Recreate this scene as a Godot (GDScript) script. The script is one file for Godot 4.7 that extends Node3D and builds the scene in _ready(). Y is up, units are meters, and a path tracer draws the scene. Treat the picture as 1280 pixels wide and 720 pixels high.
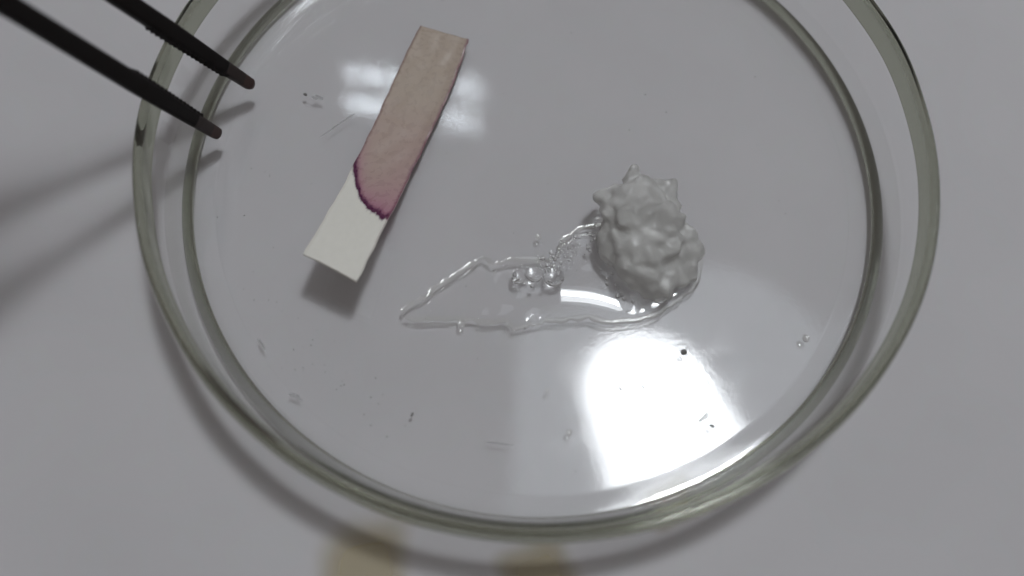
extends Node3D
# A glass dish on a white table: a stained paper strip, a gel lump in a puddle, and a pair of forceps.
# All shapes are given in millimetres and scaled to metres by MM.

const MM := 0.001
const FLOOR_Y := 1.5          # upper face of the dish floor
var rng := RandomNumberGenerator.new()
var wob := FastNoiseLite.new()


# ------------------------------------------------------------------ helpers
func lin(r: float, g: float, b: float) -> Color:
	return Color(r, g, b).linear_to_srgb()

func tag(o: Node, label: String, category: String, group := "", kind := "") -> void:
	if label: o.set_meta("label", label)
	if category: o.set_meta("category", category)
	if group: o.set_meta("group", group)
	if kind: o.set_meta("kind", kind)

func base(called: String, at := Vector3.ZERO) -> Node3D:
	var o := Node3D.new()
	o.name = called
	o.position = at * MM
	add_child(o, true)
	return o

func put(called: String, mesh: Mesh, mat: Material, parent: Node = self) -> MeshInstance3D:
	var o := MeshInstance3D.new()
	o.name = called
	o.mesh = mesh
	o.material_override = mat
	o.cast_shadow = GeometryInstance3D.SHADOW_CASTING_SETTING_ON
	parent.add_child(o, true)
	return o

# vertices in mm; a closed mesh is turned so that its faces look outwards
func build(v: PackedVector3Array, idx: PackedInt32Array, uv := PackedVector2Array(), closed := true, smooth := true) -> ArrayMesh:
	if closed:
		var vol := 0.0
		for i in range(0, idx.size(), 3):
			vol += v[idx[i]].dot(v[idx[i + 1]].cross(v[idx[i + 2]]))
		if vol > 0.0:                     # clockwise fronts give a negative volume
			for i in range(0, idx.size(), 3):
				var t := idx[i + 1]
				idx[i + 1] = idx[i + 2]
				idx[i + 2] = t
	var p := PackedVector3Array()
	var tuv := PackedVector2Array()
	if not smooth:
		for i in idx:
			p.append(v[i] * MM)
			if uv.size(): tuv.append(uv[i])
		idx = PackedInt32Array(range(p.size()))
	else:
		for q in v: p.append(q * MM)
		tuv = uv
	var n := PackedVector3Array()
	n.resize(p.size())
	for i in range(0, idx.size(), 3):
		var a := p[idx[i]] / MM
		var c := (p[idx[i + 2]] / MM - a).cross(p[idx[i + 1]] / MM - a)
		for k in 3: n[idx[i + k]] += c
	for i in n.size(): n[i] = n[i].normalized() if n[i].length() > 1e-12 else Vector3.UP
	var arr := []
	arr.resize(Mesh.ARRAY_MAX)
	arr[Mesh.ARRAY_VERTEX] = p
	arr[Mesh.ARRAY_NORMAL] = n
	if tuv.size(): arr[Mesh.ARRAY_TEX_UV] = tuv
	arr[Mesh.ARRAY_INDEX] = idx
	var m := ArrayMesh.new()
	m.add_surface_from_arrays(Mesh.PRIMITIVE_TRIANGLES, arr)
	return m

func catmull(pts: Array, steps: int, closed := false) -> Array:
	var out := []
	var n := pts.size()
	var last := n if closed else n - 1
	for i in last:
		var a = pts[(i - 1 + n) % n] if closed or i > 0 else pts[0]
		var b = pts[i]
		var c = pts[(i + 1) % n]
		var d = pts[(i + 2) % n] if closed or i + 2 < n else pts[n - 1]
		for s in steps:
			var t := float(s) / steps
			out.append(0.5 * ((2.0 * b) + (c - a) * t + (2.0 * a - 5.0 * b + 4.0 * c - d) * t * t + (3.0 * b - a - 3.0 * c + d) * t * t * t))
	if not closed: out.append(pts[n - 1])
	return out

# a flat outline given real thickness; its upper rim is rounded off
func slab(outline: PackedVector2Array, y0: float, y1: float, inset := 0.0) -> ArrayMesh:
	var v := PackedVector3Array()
	var n := outline.size()
	var mid := Vector2.ZERO
	for q in outline: mid += q / n
	for ring in 3:
		for q in outline:
			var w := q if ring < 2 else q - (q - mid).normalized() * inset
			v.append(Vector3(w.x, [y0, lerpf(y0, y1, 0.6), y1][ring], w.y))
	var idx := PackedInt32Array()
	for ring in 2:
		for i in n:
			var j := (i + 1) % n
			idx.append_array([ring * n + i, ring * n + j, ring * n + n + i, ring * n + j, ring * n + n + j, ring * n + n + i])
	var tri := Geometry2D.triangulate_polygon(outline)
	var ccw := idx.size()
	for i in range(0, tri.size(), 3):
		idx.append_array([tri[i], tri[i + 1], tri[i + 2]])
		idx.append_array([2 * n + tri[i], 2 * n + tri[i + 2], 2 * n + tri[i + 1]])
	# side faces and caps must agree: compare the cap's turn with the outline's turn
	var area := 0.0
	for i in n: area += outline[i].cross(outline[(i + 1) % n])
	var ta := 0.0
	if tri.size(): ta = (outline[tri[1]] - outline[tri[0]]).cross(outline[tri[2]] - outline[tri[0]])
	if area * ta < 0.0:
		for i in range(ccw, idx.size(), 3):
			var t := idx[i + 1]
			idx[i + 1] = idx[i + 2]
			idx[i + 2] = t
	for i in range(0, ccw, 3):            # the sides run against the lower cap
		var t2 := idx[i + 1]
		idx[i + 1] = idx[i + 2]
		idx[i + 2] = t2
	return build(v, idx, PackedVector2Array(), true, false)

func blob_outline(c: Vector2, rx: float, rz: float, turn: float, rough: float, n := 18) -> PackedVector2Array:
	var o := PackedVector2Array()
	var ph := rng.randf() * 10.0
	for i in n:
		var a := TAU * i / n
		var k := 1.0 + rough * (sin(2.0 * a + ph) * 0.5 + sin(3.0 * a + ph * 2.3) * 0.4 + sin(5.0 * a + ph * 1.7) * 0.3)
		o.append(c + (Vector2(cos(a) * rx, sin(a) * rz) * k).rotated(turn))
	return o

# a dome-shaped drop sitting on a level face
func dome(c: Vector2, y: float, rx: float, rz: float, h: float, turn := 0.0, rough := 0.05) -> ArrayMesh:
	var o := blob_outline(Vector2.ZERO, rx, rz, turn, rough, 28)
	var v := PackedVector3Array()
	var idx := PackedInt32Array()
	var n := o.size()
	var rings := 8
	for r in rings:
		var t := float(r) / rings
		for q in o: v.append(Vector3(c.x + q.x * cos(t * PI / 2), y + h * sin(t * PI / 2), c.y + q.y * cos(t * PI / 2)))
	v.append(Vector3(c.x, y + h, c.y))
	v.append(Vector3(c.x, y, c.y))
	for r in rings - 1:
		for i in n:
			var j := (i + 1) % n
			idx.append_array([r * n + i, r * n + j, r * n + n + i, r * n + j, r * n + n + j, r * n + n + i])
	for i in n:
		var j := (i + 1) % n
		idx.append_array([(rings - 1) * n + i, (rings - 1) * n + j, rings * n, j, i, rings * n + 1])
	return build(v, idx)

func noise_texture(seed_: int, freq: float, size: int, as_normal := false, strength := 4.0, octaves := 4, ramp: Gradient = null) -> NoiseTexture2D:
	var f := FastNoiseLite.new()
	f.seed = seed_
	f.noise_type = FastNoiseLite.TYPE_SIMPLEX_SMOOTH
	f.frequency = freq
	f.fractal_octaves = octaves
	var t := NoiseTexture2D.new()
	t.width = size
	t.height = size
	t.seamless = true
	t.noise = f
	t.as_normal_map = as_normal
	t.bump_strength = strength
	if ramp: t.color_ramp = ramp
	return t

func glass(tint: Color, refr: float, rough := 0.0) -> StandardMaterial3D:
	var m := StandardMaterial3D.new()
	m.albedo_color = Color(tint.r, tint.g, tint.b, 0.0)
	m.roughness = rough
	m.refraction_enabled = true
	m.refraction_scale = refr
	return m

func pane(rough := 0.0) -> StandardMaterial3D:
	var m := StandardMaterial3D.new()
	m.transparency = BaseMaterial3D.TRANSPARENCY_ALPHA
	m.albedo_color = Color(1, 1, 1, 0.02)
	m.roughness = rough
	return m

func matte(c: Color, rough := 0.9) -> StandardMaterial3D:
	var m := StandardMaterial3D.new()
	m.albedo_color = c
	m.roughness = rough
	return m

func glow(c: Color, energy: float) -> StandardMaterial3D:
	var m := StandardMaterial3D.new()
	m.albedo_color = Color(0.8, 0.8, 0.8)
	m.emission_enabled = true
	m.emission = c
	m.emission_energy_multiplier = energy
	return m

func lamp_light(parent: Node3D, at: Vector3, size: Vector2, radiance: float, c: Color, aim := Vector3.ZERO) -> void:
	var l := AreaLight3D.new()
	l.name = "area_light"
	parent.add_child(l, true)
	l.global_position = at * MM
	l.area_size = size * MM
	l.light_energy = radiance * size.x * size.y * MM * MM / PI
	l.light_color = c
	l.area_range = 8.0
	l.shadow_enabled = true
	l.look_at(aim * MM, Vector3(0, 0, -1))


# ------------------------------------------------------------------ the scene
func _ready() -> void:
	rng.seed = 7
	wob.seed = 11
	wob.noise_type = FastNoiseLite.TYPE_SIMPLEX_SMOOTH
	wob.frequency = 1.0
	wob.fractal_octaves = 1

	# camera
	var cam := Camera3D.new()
	cam.name = "camera"
	add_child(cam)
	var pitch := 1.18343
	var roll := 0.052
	var fw := Vector3(0, -sin(pitch), -cos(pitch))
	var up := Vector3(0, cos(pitch), -sin(pitch))
	var r2 := Vector3.RIGHT * cos(roll) + up * sin(roll)
	var u2 := up * cos(roll) - Vector3.RIGHT * sin(roll)
	cam.transform = Transform3D(Basis(r2, u2, -fw), Vector3(-2.25, 106.77, 60.15) * MM)
	cam.fov = 36.24
	cam.near = 0.01
	cam.far = 20.0
	var lens := CameraAttributesPhysical.new()
	lens.frustum_focal_length = 24.0 / (2.0 * tan(deg_to_rad(36.24) / 2.0))
	lens.frustum_focus_distance = 0.119
	lens.frustum_near = 0.01
	lens.frustum_far = 20.0
	lens.exposure_aperture = lens.frustum_focal_length / 2.9
	cam.attributes = lens
	cam.current = true

	# dim light of the room all round
	var env := Environment.new()
	env.background_mode = Environment.BG_COLOR
	env.background_color = lin(0.150, 0.140, 0.136)
	env.tonemap_mode = Environment.TONE_MAPPER_LINEAR
	env.tonemap_exposure = 1.2
	env.sdfgi_enabled = true
	env.ssao_enabled = true
	env.ssil_enabled = true
	var we := WorldEnvironment.new()
	we.name = "world_environment"
	we.environment = env
	add_child(we)

	lamps()
	table()
	dish()
	gel_and_fluid()
	paper()
	forceps()
	specks()


func lamps() -> void:
	# the bright lamp mirrored in the dish floor, inside its pale shade
	var white := Color(0.965, 0.985, 1.0)
	var a := base("ceiling_lamp", Vector3(300, 1600, -410))
	tag(a, "bright white ceiling lamp mirrored as the glaring patch in the dish floor", "lamp")
	var bright := PackedVector2Array([Vector2(243, -160), Vector2(370, -190), Vector2(494, -275), Vector2(414, -450), Vector2(366, -515), Vector2(298, -545), Vector2(240, -546), Vector2(186, -518), Vector2(159, -469), Vector2(155, -419), Vector2(185, -320)])
	var pale := PackedVector2Array([Vector2(19, -530), Vector2(83, -595), Vector2(165, -644), Vector2(266, -687), Vector2(437, -719), Vector2(569, -667), Vector2(677, -549), Vector2(714, -432), Vector2(640, -200), Vector2(400, -70), Vector2(187, -70), Vector2(32, -180), Vector2(17, -395)])
	var here := PackedVector2Array()
	for q in catmull(Array(bright), 4, true): here.append(q - Vector2(300, -410))
	put("lamp_diffuser", slab(here, 0, 20), glow(white, 12.0), a)
	here = PackedVector2Array()
	for q in catmull(Array(pale), 4, true): here.append(q - Vector2(300, -410))
	put("lamp_shade", slab(here, 21, 40), glow(Color(0.93, 0.97, 1.0), 0.9), a)
	lamp_light(a, Vector3(295, 1598, -400), Vector2(150, 150), 66.0, white, Vector3(295, 0, -400.1))

	# two short tubes behind, mirrored as two dashes by the paper strip
	var f := base("tube_lamp", Vector3(-250, 1600, -1100))
	tag(f, "twin tube ceiling lamp mirrored as two pale dashes beside the paper strip", "lamp")
	for e in [[Vector2(-413, -1152), Vector2(-90, -1115)], [Vector2(-404, -1080), Vector2(-93, -1022)]]:
		var c1 := CapsuleMesh.new()
		c1.radius = 0.006
		c1.height = (e[1] - e[0]).length() * MM
		c1.rings = 6
		c1.radial_segments = 20
		var t := put("lamp_tube", c1, glow(Color(0.93, 0.97, 1.0), 9.0), f)
		var mid: Vector2 = (e[0] + e[1]) / 2
		t.position = Vector3(mid.x + 250, 0, mid.y + 1100) * MM
		t.rotation = Vector3(0, -(e[1] - e[0]).angle(), PI / 2)
		lamp_light(f, Vector3(mid.x, 1583, mid.y), Vector2(300, 9), 11.0, Color(0.93, 0.97, 1.0), Vector3(mid.x, 0, mid.y + 0.1))


func table() -> void:
	var m := matte(Color.WHITE, 0.62)
	var ramp := Gradient.new()
	ramp.set_color(0, lin(0.525, 0.515, 0.533))
	ramp.set_color(1, lin(0.565, 0.554, 0.572))
	m.albedo_texture = noise_texture(3, 0.004, 1024, false, 1.0, 5, ramp)
	m.normal_enabled = true
	m.normal_texture = noise_texture(5, 0.09, 1024, true, 1.2, 3)
	m.normal_scale = 0.05
	m.metallic_specular = 0.35
	m.uv1_triplanar = true
	m.uv1_world_triplanar = true
	m.uv1_scale = Vector3.ONE * 6.0
	var box := BoxMesh.new()
	box.size = Vector3(1.4, 0.02, 1.4)
	var t := put("table_top", box, m)
	t.position = Vector3(0, -0.01, 0)
	tag(t, "smooth white tabletop under the glass dish", "table", "", "structure")
	# yellow-brown stains on the table in front of the dish, soft-edged as soaked-in marks are
	var st := [
		[Vector2(-17.2, 52.8), Vector2(13.5, 15.0), "yellow-brown stain on the table before the dish, the wider one at lower left", 1],
		[Vector2(2.8, 52.6), Vector2(11.5, 11.0), "yellow-brown stain on the table straight below the front of the dish rim", 2],
		[Vector2(18.2, 43.3), Vector2(9.0, 6.5), "small olive stain seen through the dish wall below the bright lamp reflection", 3],
	]
	for q in st:
		var im := Image.create(128, 128, false, Image.FORMAT_RGBA8)
		for y in 128:
			for x in 128:
				var p := Vector2(x - 63.5, y - 63.5) / 64.0
				var e := pow(pow(absf(p.x), 4.0) + pow(absf(p.y), 4.0), 0.25) + 0.10 * wob.get_noise_2d(p.x * 0.8 + q[3] * 9.0, p.y * 0.8)
				im.set_pixel(x, y, Color(1, 1, 1, 0.5 * smoothstep(0.95, 0.4, e)))
		var s := matte(lin(0.45, 0.37, 0.185), 0.6)
		s.albedo_texture = ImageTexture.create_from_image(im)
		s.transparency = BaseMaterial3D.TRANSPARENCY_ALPHA
		var pl := PlaneMesh.new()
		pl.size = q[1] * MM
		var o := put("stain", pl, s)
		o.position = Vector3(q[0].x, 0.05, q[0].y) * MM
		o.rotation.y = 0.2 * q[3]
		tag(o, q[2], "stain", "yellow-brown stains on the tabletop")


func dish() -> void:
	var d := base("glass_dish", Vector3(0, 0, 0))
	tag(d, "round clear glass dish with a thick rounded greenish rim on the white table", "dish")
	# the floor: upper and lower face of a thin sheet
	var v := PackedVector3Array()
	var uv := PackedVector2Array()
	var idx := PackedInt32Array()
	var seg := 160
	for face in 2:
		var y: float = [FLOOR_Y, 0.13][face]
		var rad: float = [43.2, 43.3][face]
		var at := v.size()
		v.append(Vector3(0, y, 0))
		uv.append(Vector2.ZERO)
		for i in seg:
			var q := Vector2.from_angle(TAU * i / seg) * rad
			v.append(Vector3(q.x, y, q.y))
			uv.append(q / 60.0)
		for i in seg:
			var j := (i + 1) % seg
			if face == 0: idx.append_array([at, at + 1 + i, at + 1 + j])
			else: idx.append_array([at, at + 1 + j, at + 1 + i])
	var fm := pane(0.035)
	fm.normal_enabled = true
	fm.normal_texture = noise_texture(21, 0.08, 1024, true, 3.0, 4)
	fm.normal_scale = 0.011
	var film := Gradient.new()                 # cleaner and smeared patches of the glass
	film.set_color(0, Color(0.3, 0.3, 0.3))
	film.set_color(1, Color(0.95, 0.95, 0.95))
	film.set_offset(0, 0.35)
	film.set_offset(1, 0.80)
	fm.roughness = 0.08
	fm.roughness_texture = noise_texture(23, 0.014, 1024, false, 1.0, 6, film)
	put("dish_floor", build(v, idx, uv, false), fm, d)
	# the wall is a thin sheet on each side; the rim bead and the foot corner are solid glass
	var solid := glass(lin(0.50, 0.52, 0.425), 0.05)
	var inner := [Vector2(43.2, 1.5), Vector2(43.35, 1.505), Vector2(44.4, 1.62), Vector2(45.2, 1.8)]
	inner.append_array(catmull([Vector2(45.3, 1.83), Vector2(45.9, 2.3), Vector2(46.3, 3.1), Vector2(46.6, 4.6), Vector2(47.1, 7.4), Vector2(47.75, 10.3)], 5))
	var outer := catmull([Vector2(43.3, 0.13), Vector2(43.45, 0.135), Vector2(45.4, 0.3), Vector2(46.2, 0.36), Vector2(47.1, 0.6), Vector2(47.75, 1.3), Vector2(48.1, 2.8), Vector2(48.5, 6.0), Vector2(49.25, 9.6)], 5)
	var skin := pane(0.02)
	put("wall_face", lathe(inner, false), skin, d)
	put("wall_face", lathe(outer, false), skin, d)
	var foot := []
	var bead := []
	for k in 24:
		var an := TAU * k / 24
		foot.append(Vector2(46.75 + 0.78 * cos(an) - 0.2 * sin(an), 1.12 + 0.8 * sin(an)))
		var fat := 1.0 + 0.05 * cos(3.0 * an + 0.6) + 0.03 * cos(5.0 * an)
		bead.append(Vector2(49.05 + 0.85 * fat * cos(an) + 0.16 * sin(an), 11.4 + 1.9 * fat * sin(an)))
	put("foot_corner", lathe(foot, true), solid, d)
	put("rim", lathe(bead, true), solid, d)


func lathe(ring: Array, closed: bool) -> ArrayMesh:
	var v := PackedVector3Array()
	var idx := PackedInt32Array()
	var seg := 300
	for i in seg:
		var a := TAU * i / seg
		var k1 := wob.get_noise_2d(cos(a) * 1.1, sin(a) * 1.1)
		var k2 := wob.get_noise_2d(cos(a) * 2.6 + 9.0, sin(a) * 2.6)
		for q in ring:
			var lift := clampf((q.y - 1.5) / 11.0, 0.0, 1.0)
			var r: float = q.x + lift * (0.16 * k1 + 0.05 * k2)
			v.append(Vector3(cos(a) * r, q.y + lift * 0.12 * k2, sin(a) * r))
	var n := ring.size()
	for i in seg:
		var j := (i + 1) % seg
		for k in (n if closed else n - 1):
			var l := (k + 1) % n
			idx.append_array([i * n + k, j * n + k, i * n + l, j * n + k, j * n + l, i * n + l])
	return build(v, idx, PackedVector2Array(), closed)


# distance to a closed outline, positive inside, and the nearest point on it
func edge_of(q: Vector2, o: PackedVector2Array) -> Array:
	var best := 1e9
	var near := Vector2.ZERO
	for i in o.size():
		var c := Geometry2D.get_closest_point_to_segment(q, o[i], o[(i + 1) % o.size()])
		var d := q.distance_squared_to(c)
		if d < best:
			best = d
			near = c
	return [sqrt(best) * (1.0 if Geometry2D.is_point_in_polygon(q, o) else -1.0), near]


func gel_and_fluid() -> void:
	# puddle
	var raw := [Vector2(-15.8, 21.3), Vector2(-14.9, 20.3), Vector2(-13.0, 19.1), Vector2(-11.9, 17.7), Vector2(-10.1, 16.5), Vector2(-7.6, 14.3), Vector2(-6.3, 13.2), Vector2(-5.4, 13.9), Vector2(-4.3, 14.0), Vector2(-2.4, 13.6), Vector2(2.8, 13.1), Vector2(4.3, 10.5), Vector2(5.9, 8.7), Vector2(8.0, 8.0), Vector2(14.4, 7.0), Vector2(21.0, 9.0), Vector2(21.9, 13.6), Vector2(20.8, 16.1), Vector2(19.3, 17.3), Vector2(17.4, 18.8), Vector2(15.5, 19.9), Vector2(13.3, 20.6), Vector2(9.7, 20.8), Vector2(7.6, 20.4), Vector2(5.6, 20.7), Vector2(4.1, 21.0), Vector2(2.3, 21.3), Vector2(1.5, 21.9), Vector2(0.3, 21.9), Vector2(-0.7, 22.3), Vector2(-1.5, 22.5), Vector2(-2.2, 22.0), Vector2(-3.0, 21.4), Vector2(-5.1, 21.7), Vector2(-8.2, 21.6), Vector2(-11.7, 21.7), Vector2(-15.3, 21.95)]
	var o := PackedVector2Array()
	for q in catmull(raw, 3, true):
		o.append(q + Vector2(wob.get_noise_2d(q.x * 1.1, q.y * 1.1), wob.get_noise_2d(q.x * 1.1 + 40, q.y * 1.1)) * 0.18)
	var step := 0.2
	var lo := Vector2(-17, 6)
	var nx := 200
	var nz := 90
	var dist := PackedFloat32Array()
	var near := PackedVector2Array()
	for j in nz:
		for i in nx:
			var e := edge_of(lo + Vector2(i, j) * step, o)
			dist.append(e[0])
			near.append(e[1])
	var id := {}
	var v := PackedVector3Array()
	var tops := PackedInt32Array()
	for j in nz - 1:
		for i in nx - 1:
			var c := [j * nx + i, j * nx + i + 1, (j + 1) * nx + i + 1, (j + 1) * nx + i]
			if c.all(func(k): return dist[k] <= 0.0): continue
			for k in c:
				if id.has(k): continue
				id[k] = v.size()
				var q := lo + Vector2(k % nx, k / nx) * step
				var h := 0.15
				if dist[k] <= 0.0: q = near[k]
				else:
					var t := minf(dist[k] / 0.9, 1.0)
					# thickest before the lump, sloping down to the straight front edge
					var zc := 17.9 + 0.2 * maxf(0.0, q.x - 6.5) * minf(1.0, (q.x - 6.5) / 5.0)
					var dz := q.y - zc
					var thick := 0.95 - 0.055 * (q.x - 4.0) - 0.063 * dz - 0.034 * dz * dz
					var win := smoothstep(1.6, 4.0, q.x) * smoothstep(14.0, 11.5, q.x) * smoothstep(3.5, 1.6, absf(dz))
					h = lerpf(0.34 + 0.05 * wob.get_noise_2d(q.x * 0.3, q.y * 0.3), thick, win) * (0.55 + 0.45 * sqrt(1.0 - (1.0 - t) * (1.0 - t)))
				v.append(Vector3(q.x, FLOOR_Y + 0.03 + h, q.y))
			tops.append_array([id[c[0]], id[c[1]], id[c[2]], id[c[0]], id[c[2]], id[c[3]]])
	var water := glass(Color(0.985, 0.985, 0.975), 0.033)
	var pud := base("fluid_puddle", Vector3.ZERO)
	tag(pud, "flat clear puddle with a pointed tail spreading left from under the gel lump", "puddle")
	put("surface", build(v, tops, PackedVector2Array(), false), pane(0.0), pud)
	# its swollen edge
	v = PackedVector3Array()
	var idx := PackedInt32Array()
	var n := o.size()
	var cut := [Vector2(0.24, 0.0), Vector2(0.05, 0.12), Vector2(-0.9, 0.13), Vector2(-1.6, 0.02), Vector2(-1.5, 0.0)]
	var sides := cut.size()
	var turn := -1.0 if Geometry2D.is_polygon_clockwise(o) else 1.0
	for i in n:
		var along := (o[(i + 1) % n] - o[(i - 1 + n) % n]).normalized()
		var across := Vector2(-along.y, along.x)
		if turn < 0.0: across = -across
		var w := 0.42 + 0.2 * wob.get_noise_2d(o[i].x * 0.5 + 70.0, o[i].y * 0.5)
		var bend := absf((o[(i + 1) % n] - o[i]).angle_to(o[i] - o[(i - 1 + n) % n]))
		w *= clampf(1.1 - bend * 1.0, 0.42, 1.0)
		for k in sides:
			var q: Vector2 = o[i] + across * (cut[k].x * w)
			v.append(Vector3(q.x, FLOOR_Y + 0.02 + cut[k].y, q.y))
	for i in n:
		var j := (i + 1) % n
		for k in sides:
			var l := (k + 1) % sides
			idx.append_array([i * sides + k, j * sides + k, i * sides + l, j * sides + k, j * sides + l, i * sides + l])
	put("swollen_edge", build(v, idx, PackedVector2Array(), true, false), water, pud)

	# gel lump: rough chunks melted together
	# each chunk: centre, half sizes, turn about y, tilt
	var chunks := [
		[Vector3(14.3, 3.6, 10.4), Vector3(4.6, 3.4, 4.4), 0.3, 0.1], [Vector3(13.6, 5.4, 5.8), Vector3(3.2, 1.7, 3.0), 0.5, 0.2],
		[Vector3(13.4, 5.0, 4.4), Vector3(2.0, 1.2, 1.9), 0.5, 0.3], [Vector3(13.3, 5.0, 3.2), Vector3(1.25, 0.9, 1.2), 0.75, 0.2], [Vector3(13.1, 5.2, 2.0), Vector3(0.85, 0.8, 1.2), 0.75, 0.2],
		[Vector3(10.9, 4.9, 5.6), Vector3(2.6, 1.1, 2.1), 0.5, -0.15], [Vector3(9.1, 4.7, 4.9), Vector3(1.5, 0.7, 1.0), 0.4, -0.2],
		[Vector3(16.2, 4.9, 4.9), Vector3(2.6, 1.3, 2.2), 0.1, 0.2], [Vector3(17.7, 4.5, 3.7), Vector3(1.1, 0.9, 1.1), 0.6, 0.2],
		[Vector3(19.2, 3.6, 10.4), Vector3(2.4, 1.7, 2.5), 0.7, 0.3], [Vector3(20.9, 3.2, 11.6), Vector3(1.2, 0.9, 1.4), 0.3, 0.3],
		[Vector3(15.2, 3.0, 14.6), Vector3(3.9, 2.2, 2.8), -0.4, -0.3], [Vector3(18.6, 2.5, 14.0), Vector3(3.1, 1.3, 2.2), 0.2, 0.2],
		[Vector3(10.9, 3.0, 11.0), Vector3(2.0, 1.7, 2.5), 0.4, 0.2], [Vector3(16.9, 5.7, 8.6), Vector3(2.2, 1.5, 2.6), 0.9, 0.4],
		[Vector3(13.0, 5.8, 8.6), Vector3(2.6, 1.2, 2.2), 0.2, -0.3]]
	var turned := []
	for c in chunks: turned.append(Basis.from_euler(Vector3(c[3], c[2], c[3] * 0.7)).inverse())
	var rough := FastNoiseLite.new()
	rough.seed = 5
	rough.noise_type = FastNoiseLite.TYPE_CELLULAR
	rough.cellular_return_type = FastNoiseLite.RETURN_DISTANCE
	rough.frequency = 0.34
	rough.fractal_type = FastNoiseLite.FRACTAL_NONE
	rough.domain_warp_enabled = true
	rough.domain_warp_amplitude = 2.0
	rough.domain_warp_frequency = 0.3
	var cell := 0.25
	var org := Vector3(5.5, 1.2, -0.5)
	var dim := Vector3i(72, 34, 76)
	var val := PackedFloat32Array()
	val.resize(dim.x * dim.y * dim.z)
	for z in dim.z:
		for y in dim.y:
			for x in dim.x:
				var p := org + Vector3(x, y, z) * cell
				var s := 0.0
				for k in chunks.size():
					var c = chunks[k]
					var q: Vector3 = turned[k] * (p - c[0])
					if q.length_squared() > 90.0: continue
					var h: Vector3 = c[1] - Vector3.ONE * 0.5
					var e := q.abs() - h
					var dd := e.max(Vector3.ZERO).length() + minf(maxf(e.x, maxf(e.y, e.z)), 0.0) - 0.5
					var el := (Vector3(q.x / c[1].x, q.y / c[1].y, q.z / c[1].z).length() - 1.0) * minf(c[1].x, minf(c[1].y, c[1].z))
					s += exp(-lerpf(dd, el, 0.5) * 4.5)
				var f := -log(maxf(s, 1e-30)) / 4.5
				if absf(f) < 2.0: f += (rough.get_noise_3dv(p) + 0.35) * 0.34 + wob.get_noise_3dv(p * 0.45) * 0.38 + wob.get_noise_3dv(p * 1.7) * 0.035
				f = maxf(f, FLOOR_Y + 0.05 - p.y)
				val[(z * dim.y + y) * dim.x + x] = f
	var lump := surface_nets(val, dim, org, cell)
	var gel := StandardMaterial3D.new()
	gel.albedo_color = Color(lin(0.72, 0.715, 0.70), 0.13)
	gel.albedo_color.a = 0.42
	gel.refraction_enabled = true
	gel.refraction_scale = 0.022
	gel.roughness = 0.5
	gel.metallic_specular = 0.35
	gel.normal_enabled = true
	gel.normal_texture = noise_texture(31, 0.05, 512, true, 4.0, 4)
	gel.normal_scale = 0.2
	gel.uv1_triplanar = true
	gel.uv1_scale = Vector3.ONE * 90.0
	gel.clearcoat_enabled = true
	gel.clearcoat = 0.18
	gel.clearcoat_roughness = 0.16
	tag(put("gel_lump", lump, gel), "rough grey translucent lump of gel sitting at the right end of the puddle", "gel")

	# bubbles in the puddle: three large ones, then a froth
	var film := pane(0.0)
	var bub := [[3.1, 15.5, 1.4, "largest clear bubble in the puddle, rightmost of its trio"], [0.5, 15.3, 1.15, "middle clear bubble of the trio in the puddle"], [-1.5, 15.9, 0.95, "leftmost and smallest clear bubble of the trio in the puddle"]]
	for b in bub:
		tag(put("bubble", dome(Vector2(b[0], b[1]), FLOOR_Y + 0.3, b[2], b[2] * 0.95, b[2] * 0.8, 0.0, 0.03), glass(Color.WHITE, 0.033)), b[3], "bubble", "large bubbles in the puddle")
	var froth := MultiMesh.new()
	froth.transform_format = MultiMesh.TRANSFORM_3D
	froth.mesh = dome(Vector2.ZERO, 0.0, 1.0, 1.0, 0.9, 0.0, 0.08)
	var spots := []
	for i in 105:
		var t := rng.randf()
		var c := Vector2(1.0, 14.8).lerp(Vector2(8.2, 9.0), t) + Vector2(rng.randfn(), rng.randfn()) * 0.9
		spots.append([c, rng.randf_range(0.06, 0.22) * (1.9 if rng.randf() < 0.2 else 1.0), FLOOR_Y + 0.42])
	for i in 26:
		var a := rng.randf() * TAU
		spots.append([Vector2(0.9, 15.4) + Vector2(cos(a) * 2.9, sin(a) * 1.5) + Vector2(rng.randfn(), rng.randfn()) * 0.2, rng.randf_range(0.12, 0.32), FLOOR_Y + 0.4])
	for i in 16:
		spots.append([Vector2(9.5, 14.0).lerp(Vector2(13.5, 20.0), rng.randf()) + Vector2(rng.randfn(), rng.randfn()) * 0.35, rng.randf_range(0.12, 0.36), FLOOR_Y + 0.75])
	froth.instance_count = spots.size()
	for i in spots.size():
		var s: float = spots[i][1]
		froth.set_instance_transform(i, Transform3D(Basis().scaled(Vector3.ONE * s), Vector3(spots[i][0].x, spots[i][2], spots[i][0].y) * MM))
	var fr := MultiMeshInstance3D.new()
	fr.name = "froth"
	fr.multimesh = froth
	fr.material_override = glass(Color.WHITE, 0.04)
	add_child(fr, true)
	tag(fr, "froth of tiny glinting bubbles between the puddle and the gel lump", "froth", "", "stuff")

	# single drops beside the puddle
	var drops := [[0.9, 9.7, 0.42, "small clear droplet on the dish floor above the puddle"], [-8.4, 22.5, 0.5, "small clear droplet just below the long straight edge of the puddle"], [5.6, 35.7, 0.34, "small glinting droplet left of the bright lamp reflection near the front rim"], [2.8, 30.6, 0.26, "tiny glinting droplet on bare glass left of the lamp reflection"], [35.4, 22.0, 0.45, "small droplet on the dish floor near the right-hand wall"]]
	for q in drops:
		tag(put("droplet", dome(Vector2(q[0], q[1]), FLOOR_Y + 0.02, q[2], q[2] * 1.2, q[2] * 0.75), water), q[3], "droplet", "droplets on the dish floor")


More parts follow.
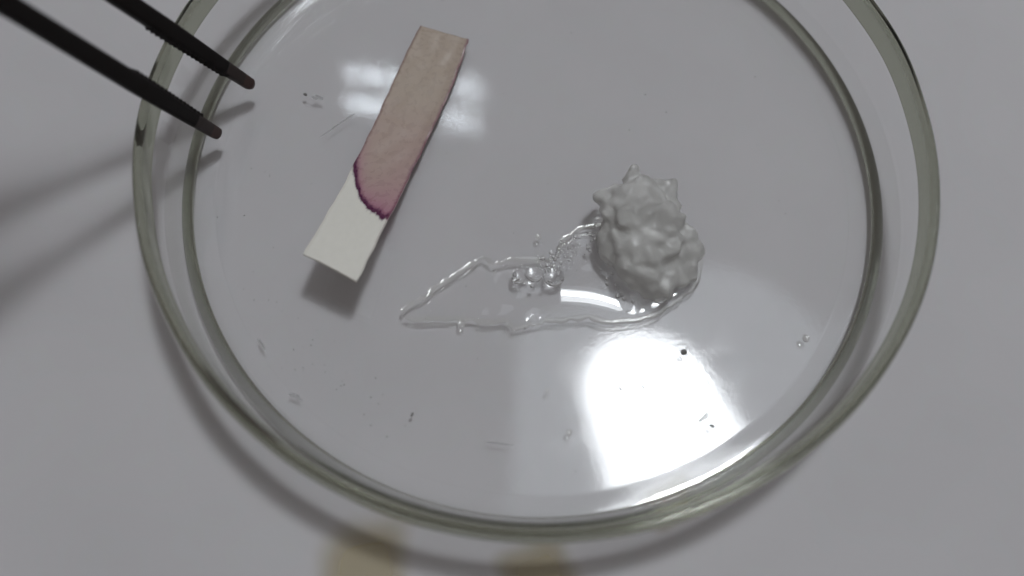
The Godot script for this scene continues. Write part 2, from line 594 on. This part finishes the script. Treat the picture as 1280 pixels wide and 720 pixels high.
func surface_nets(val: PackedFloat32Array, dim: Vector3i, org: Vector3, cell: float) -> ArrayMesh:
	var v := PackedVector3Array()
	var idx := PackedInt32Array()
	var id := PackedInt32Array()
	id.resize(val.size())
	id.fill(-1)
	var sx := 1
	var sy := dim.x
	var sz := dim.x * dim.y
	var corner := [0, sx, sy, sx + sy, sz, sx + sz, sy + sz, sx + sy + sz]
	var offs := [Vector3(0, 0, 0), Vector3(1, 0, 0), Vector3(0, 1, 0), Vector3(1, 1, 0), Vector3(0, 0, 1), Vector3(1, 0, 1), Vector3(0, 1, 1), Vector3(1, 1, 1)]
	var edges := [[0, 1], [2, 3], [4, 5], [6, 7], [0, 2], [1, 3], [4, 6], [5, 7], [0, 4], [1, 5], [2, 6], [3, 7]]
	for z in dim.z - 1:
		for y in dim.y - 1:
			for x in dim.x - 1:
				var at := x + y * sy + z * sz
				var ins := 0
				for k in 8:
					if val[at + corner[k]] < 0.0: ins += 1
				if ins == 0 or ins == 8: continue
				var sum := Vector3.ZERO
				var n := 0
				for e in edges:
					var a := val[at + corner[e[0]]]
					var b := val[at + corner[e[1]]]
					if (a < 0.0) == (b < 0.0): continue
					sum += offs[e[0]].lerp(offs[e[1]], a / (a - b))
					n += 1
				id[at] = v.size()
				v.append(org + (Vector3(x, y, z) + sum / n) * cell)
	for z in range(1, dim.z - 1):
		for y in range(1, dim.y - 1):
			for x in range(1, dim.x - 1):
				var at := x + y * sy + z * sz
				for ax in 3:
					var st: int = [sx, sy, sz][ax]
					var a := val[at] < 0.0
					if a == (val[at + st] < 0.0): continue
					var u: int = [sy, sz, sx][ax]
					var w: int = [sz, sx, sy][ax]
					var q := [id[at], id[at - u], id[at - u - w], id[at - w]]
					if q.has(-1): continue
					if a: idx.append_array([q[0], q[1], q[2], q[0], q[2], q[3]])
					else: idx.append_array([q[0], q[2], q[1], q[0], q[3], q[2]])
	return build(v, idx)


func paper() -> void:
	var ls := [Vector3(-17.6, 2.1, -23.1), Vector3(-19.5, 1.8, -17.4), Vector3(-21.7, 1.8, -9.4), Vector3(-24.4, 2.7, 0.8), Vector3(-26.2, 5.2, 8.9), Vector3(-27.9, 8.6, 17.1)]
	var rs := [Vector3(-10.4, 2.1, -21.0), Vector3(-11.6, 1.8, -15.3), Vector3(-14.0, 1.8, -6.7), Vector3(-16.5, 2.7, 1.6), Vector3(-18.5, 5.0, 9.7), Vector3(-21.1, 8.0, 20.1)]
	var la := catmull(ls, 24)
	var ra := catmull(rs, 24)
	var nu := la.size()
	var nv := 17
	var v := PackedVector3Array()
	var uv := PackedVector2Array()
	var idx := PackedInt32Array()
	for side in 2:
		for i in nu:
			var u := float(i) / (nu - 1)
			for j in nv:
				var t := float(j) / (nv - 1)
				var p: Vector3 = la[i].lerp(ra[i], t)
				p.y += 0.35 * sin(PI * t) * smoothstep(0.7, 1.0, u)                       # the dry end arches a little
				p.y += 0.12 * wob.get_noise_2d(p.x * 0.3, p.z * 0.3) * (1.0 - smoothstep(0.55, 0.75, u))
				p.y += 0.45 * smoothstep(0.82, 1.0, t) * smoothstep(0.4, 0.25, absf(u - 0.28)) * 0.6
				p.x += 0.10 * wob.get_noise_2d(u * 14.0, 3.0 * t)
				p.y -= 0.28 * side
				p.y = maxf(p.y, FLOOR_Y + 0.04 + 0.2 * (1 - side))
				v.append(p)
				uv.append(Vector2(t, u))
	var half := nu * nv
	for i in nu - 1:
		for j in nv - 1:
			var a := i * nv + j
			idx.append_array([a, a + 1, a + nv, a + 1, a + nv + 1, a + nv])
			idx.append_array([half + a, half + a + nv, half + a + 1, half + a + 1, half + a + nv, half + a + nv + 1])
	var loop := PackedInt32Array()
	for j in nv: loop.append(j)
	for i in range(1, nu): loop.append(i * nv + nv - 1)
	for j in range(nv - 2, -1, -1): loop.append((nu - 1) * nv + j)
	for i in range(nu - 2, 0, -1): loop.append(i * nv)
	for k in loop.size():
		var a := loop[k]
		var b := loop[(k + 1) % loop.size()]
		idx.append_array([a, half + a, b, b, half + a, half + b])

	# what the paper has soaked up: tan where wet, a dark purple front, clean white beyond
	var w := 192
	var h := 960
	var im := Image.create(w, h, false, Image.FORMAT_RGB8)
	var ro := Image.create(w, h, false, Image.FORMAT_RGB8)
	var fib := FastNoiseLite.new()
	fib.seed = 4
	fib.frequency = 0.03
	fib.fractal_octaves = 5
	var tan_ := Color(0.44, 0.365, 0.305)
	var pink := Color(0.42, 0.18, 0.27)
	var dark := Color(0.085, 0.012, 0.055)
	var white := Color(0.76, 0.745, 0.69)
	# the front, as u for each t across the strip
	var ft := [0.0, 0.12, 0.25, 0.42, 0.6, 0.8, 0.92, 1.0]
	var fu := [0.598, 0.64, 0.69, 0.745, 0.778, 0.795, 0.805, 0.80]
	for y in h:
		for x in w:
			var t := (x + 0.5) / w
			var u := (y + 0.5) / h
			var k := 0
			while k < 6 and t > ft[k + 1]: k += 1
			var front: float = lerpf(fu[k], fu[k + 1], (t - ft[k]) / (ft[k + 1] - ft[k])) + 0.012 * fib.get_noise_2d(x * 0.9, 3.0) + 0.006 * fib.get_noise_2d(x * 2.5, y * 2.5)
			var d := front - u                     # above the front: wet
			var n := fib.get_noise_2d(x, y)
			var c := white
			if d > 0.0:
				var side := smoothstep(0.25, 1.0, t)
				c = tan_.lerp(pink, clampf(exp(-d / (0.05 + 0.09 * side)) * 0.8, 0.0, 1.0))
				c = c.lerp(Color(0.30, 0.075, 0.19), 0.55 * exp(-d / 0.022) * smoothstep(0.0, 0.3, t + 0.1))
				c = c.lerp(pink, 0.12 * smoothstep(0.3, 0.5, u))
				c = c * (1.0 + 0.028 * n)
			else:
				c = white * (1.0 + 0.025 * n)
			var wide := (0.009 if d < 0.0 else 0.016) * (1.5 - 0.6 * smoothstep(0.0, 0.4, t))
			var line := exp(-pow(d / wide, 2.0))
			c = c.lerp(dark, clampf(line * 1.15, 0.0, 1.0))
			# the dye has also crept along both cut edges
			var rim := 0.0
			if d > -0.01:
				rim = smoothstep(0.05, 0.0, t) * 0.45 + smoothstep(0.93, 1.0, t + 0.012 * fib.get_noise_2d(y * 1.4, 7.0)) * 0.8
			else:
				rim = smoothstep(0.965, 1.0, t) * smoothstep(0.22, 0.0, -d) * 0.5
			c = c.lerp(Color(0.16, 0.05, 0.09), clampf(rim, 0.0, 1.0))
			im.set_pixel(x, y, c.linear_to_srgb())
			var g := 0.9 if d < 0.0 else clampf(0.30 + 0.15 * n, 0.14, 0.8)
			ro.set_pixel(x, y, Color(g, g, g))
	var m := StandardMaterial3D.new()
	m.albedo_texture = ImageTexture.create_from_image(im)
	m.roughness = 1.0
	m.roughness_texture = ImageTexture.create_from_image(ro)
	m.normal_enabled = true
	m.normal_texture = noise_texture(41, 0.012, 512, true, 5.0, 5)
	m.normal_scale = 0.3
	m.texture_repeat = true
	tag(put("paper_strip", build(v, idx, uv), m), "narrow paper strip, wet and tan above a dark purple line, its dry white end raised", "paper strip")


func forceps() -> void:
	var f := base("forceps", Vector3(-37, 14, 0))
	tag(f, "dark ribbed metal forceps reaching over the dish rim, their two tips open", "forceps")
	var metal := matte(lin(0.012, 0.010, 0.010), 0.55)
	metal.metallic = 0.2
	metal.metallic_specular = 0.25
	var rust := matte(lin(0.045, 0.022, 0.019), 0.55)
	rust.metallic = 0.2
	var worn := matte(lin(0.024, 0.0145, 0.013), 0.52)
	worn.metallic = 0.2
	# tip and a point further up each arm; the arms rise steeply out over the rim
	var from := Vector3(-37, 14, 0)
	var tips := [Vector3(-39.6, 3.2, -10.3), Vector3(-42.9, 3.2, -2.2)]
	var ends := [Vector3(-49.0, 24.0, -7.1), Vector3(-52.7, 38.0, 5.1)]
	for a in 2:
		var p0: Vector3 = tips[a] - from
		var ax: Vector3 = (ends[a] - tips[a]).normalized()
		var long := 72.0
		var grip: Vector3 = tips[1 - a] - tips[a]
		grip = (grip - ax * grip.dot(ax)).normalized()
		var upv := grip.cross(ax).normalized()
		var arm := put("arm", prong(p0, ax, grip, upv, 6.0, long), metal, f)
		put("tip", prong(p0, ax, grip, upv, 0.0, 2.6), rust, arm)
		put("worn_band", prong(p0, ax, grip, upv, 2.6, 6.0), worn, arm)
		# ribs across the gripping face
		var rib := BoxMesh.new()
		rib.size = Vector3(0.4, 0.4, 1.4) * MM
		for i in 18:
			var s := 5.6 + i * 0.75
			var r := put("rib", rib, metal, arm)
			r.transform = Transform3D(Basis(ax, grip, upv) * Basis(Vector3(0, 0, 1), PI / 4), (p0 + ax * s + grip * (girth(s) - 0.05)) * MM)


func girth(s: float) -> float:
	return lerpf(0.8, 1.15, clampf(s / 16.0, 0.0, 1.0)) + 2.0 * smoothstep(34.0, 62.0, s)


# a length of one forceps arm from s0 to s1 millimetres behind its blunt tip
func prong(p0: Vector3, ax: Vector3, grip: Vector3, upv: Vector3, s0: float, s1: float) -> ArrayMesh:
	var v := PackedVector3Array()
	var idx := PackedInt32Array()
	var rings := 40
	var pn := 20
	for i in rings + 1:
		var s := lerpf(s0, s1, pow(float(i) / rings, 1.6))
		var k2 := girth(s) * (sqrt(clampf(s / 0.9, 0.02, 1.0)))
		for k in pn:
			var an := TAU * k / pn
			var x := signf(cos(an)) * pow(absf(cos(an)), 0.55)
			var y := signf(sin(an)) * pow(absf(sin(an)), 0.55)
			v.append(p0 + ax * s + grip * x * k2 + upv * y * k2 * 0.9)
	v.append(p0 + ax * s0)
	v.append(p0 + ax * s1)
	for i in rings:
		for k in pn:
			var l := (k + 1) % pn
			idx.append_array([i * pn + k, i * pn + l, (i + 1) * pn + k, i * pn + l, (i + 1) * pn + l, (i + 1) * pn + k])
	for k in pn:
		var l := (k + 1) % pn
		idx.append_array([l, k, (rings + 1) * pn, rings * pn + k, rings * pn + l, (rings + 1) * pn + 1])
	return build(v, idx)


func specks() -> void:
	var grey := matte(lin(0.20, 0.195, 0.19), 0.8)
	var pale := matte(lin(0.36, 0.36, 0.36), 0.8)
	pale.albedo_color.a = 0.3
	pale.transparency = BaseMaterial3D.TRANSPARENCY_ALPHA
	# marks one can point at
	var one := [
		["dark_bead", Vector2(19.8, 24.7), 0.42, 0.42, 0.35, "round dark grey bead at the upper right edge of the bright lamp reflection", "bead"],
		["dark_crumb", Vector2(-32.8, -10.6), 0.30, 0.22, 0.2, "dark crumb on the dish floor between the forceps tips and the paper strip", "crumb"],
		["dark_crumb", Vector2(23.0, 34.0), 0.32, 0.2, 0.2, "dark crumb inside the lower right corner of the bright lamp reflection", "crumb"],
		["dark_crumb", Vector2(-13.6, 34.5), 0.16, 0.26, 0.15, "tiny dark crumb on bare glass below the left tail of the puddle", "crumb"],
	]
	for q in one:
		tag(put(q[0], dome(q[1], FLOOR_Y + 0.02, q[2], q[3], q[4], 0.4, 0.12), grey), q[5], q[6])
	# dried marks: thin irregular films
	var marks := [
		["smear", Vector2(22.0, 33.0), 1.0, 0.22, -0.7, "dried grey smear across the right side of the bright lamp reflection"],
		["smear", Vector2(-31.0, -10.2), 0.8, 0.35, 0.3, "faint grey smear beside the dark crumb left of the paper strip"],
		["smear", Vector2(-33.2, 26.5), 0.8, 0.2, 1.0, "hooked faint smear on the dish floor by the left-hand wall"],
		["smear", Vector2(-28.0, 33.0), 0.7, 0.3, 0.5, "faint double smear by the wall at the lower left of the dish"],
		["smear", Vector2(-3.0, 37.5), 1.4, 0.1, 0.08, "thin dark scratch-like smear left of the lamp reflection near the front rim"],
		["smear", Vector2(-27.5, -6.0), 2.6, 0.12, -0.75, "long hair-thin smear running up to the left edge of the paper strip"],
	]
	for q in marks:
		tag(put(q[0], slab(blob_outline(q[1], q[2], q[3], q[4], 0.5, 22), FLOOR_Y + 0.01, FLOOR_Y + 0.03), pale), q[5], "smear")
	# a dried ring in the reflection
	var v := PackedVector3Array()
	var idx := PackedInt32Array()
	for i in 40:
		var a := TAU * i / 40
		for k in 8:
			var b := TAU * k / 8
			var r := 1.0 + 0.11 * cos(b)
			v.append(Vector3(13.2 + cos(a) * 1.5 * r, FLOOR_Y + 0.05 + 0.06 * sin(b), 29.7 + sin(a) * 0.75 * r))
	for i in 40:
		for k in 8:
			var j := (i + 1) % 40
			var l := (k + 1) % 8
			idx.append_array([i * 8 + k, j * 8 + k, i * 8 + l, j * 8 + k, j * 8 + l, i * 8 + l])
	tag(put("dried_ring", build(v, idx), glass(Color(0.95, 0.95, 0.95), 0.033)), "small oval dried drip ring in the middle of the bright lamp reflection", "ring mark")
	# dust nobody would count
	var dust := MultiMesh.new()
	dust.transform_format = MultiMesh.TRANSFORM_3D
	dust.mesh = dome(Vector2.ZERO, 0.0, 1.0, 0.6, 0.5, 0.3, 0.3)
	dust.instance_count = 110
	for i in 110:
		var q := Vector2.from_angle(rng.randf() * TAU) * sqrt(rng.randf()) * 42.0
		if i < 45: q = Vector2.from_angle(rng.randf_range(1.9, 3.1)) * rng.randf_range(35.0, 43.0)
		var s := rng.randf_range(0.04, 0.13)
		dust.set_instance_transform(i, Transform3D(Basis(Vector3.UP, rng.randf() * TAU).scaled(Vector3.ONE * s), Vector3(q.x, FLOOR_Y + 0.01, q.y) * MM))
	var d := MultiMeshInstance3D.new()
	d.name = "dust"
	d.multimesh = dust
	d.material_override = grey
	add_child(d, true)
	tag(d, "fine dust specks scattered over the dish floor", "dust", "", "stuff")
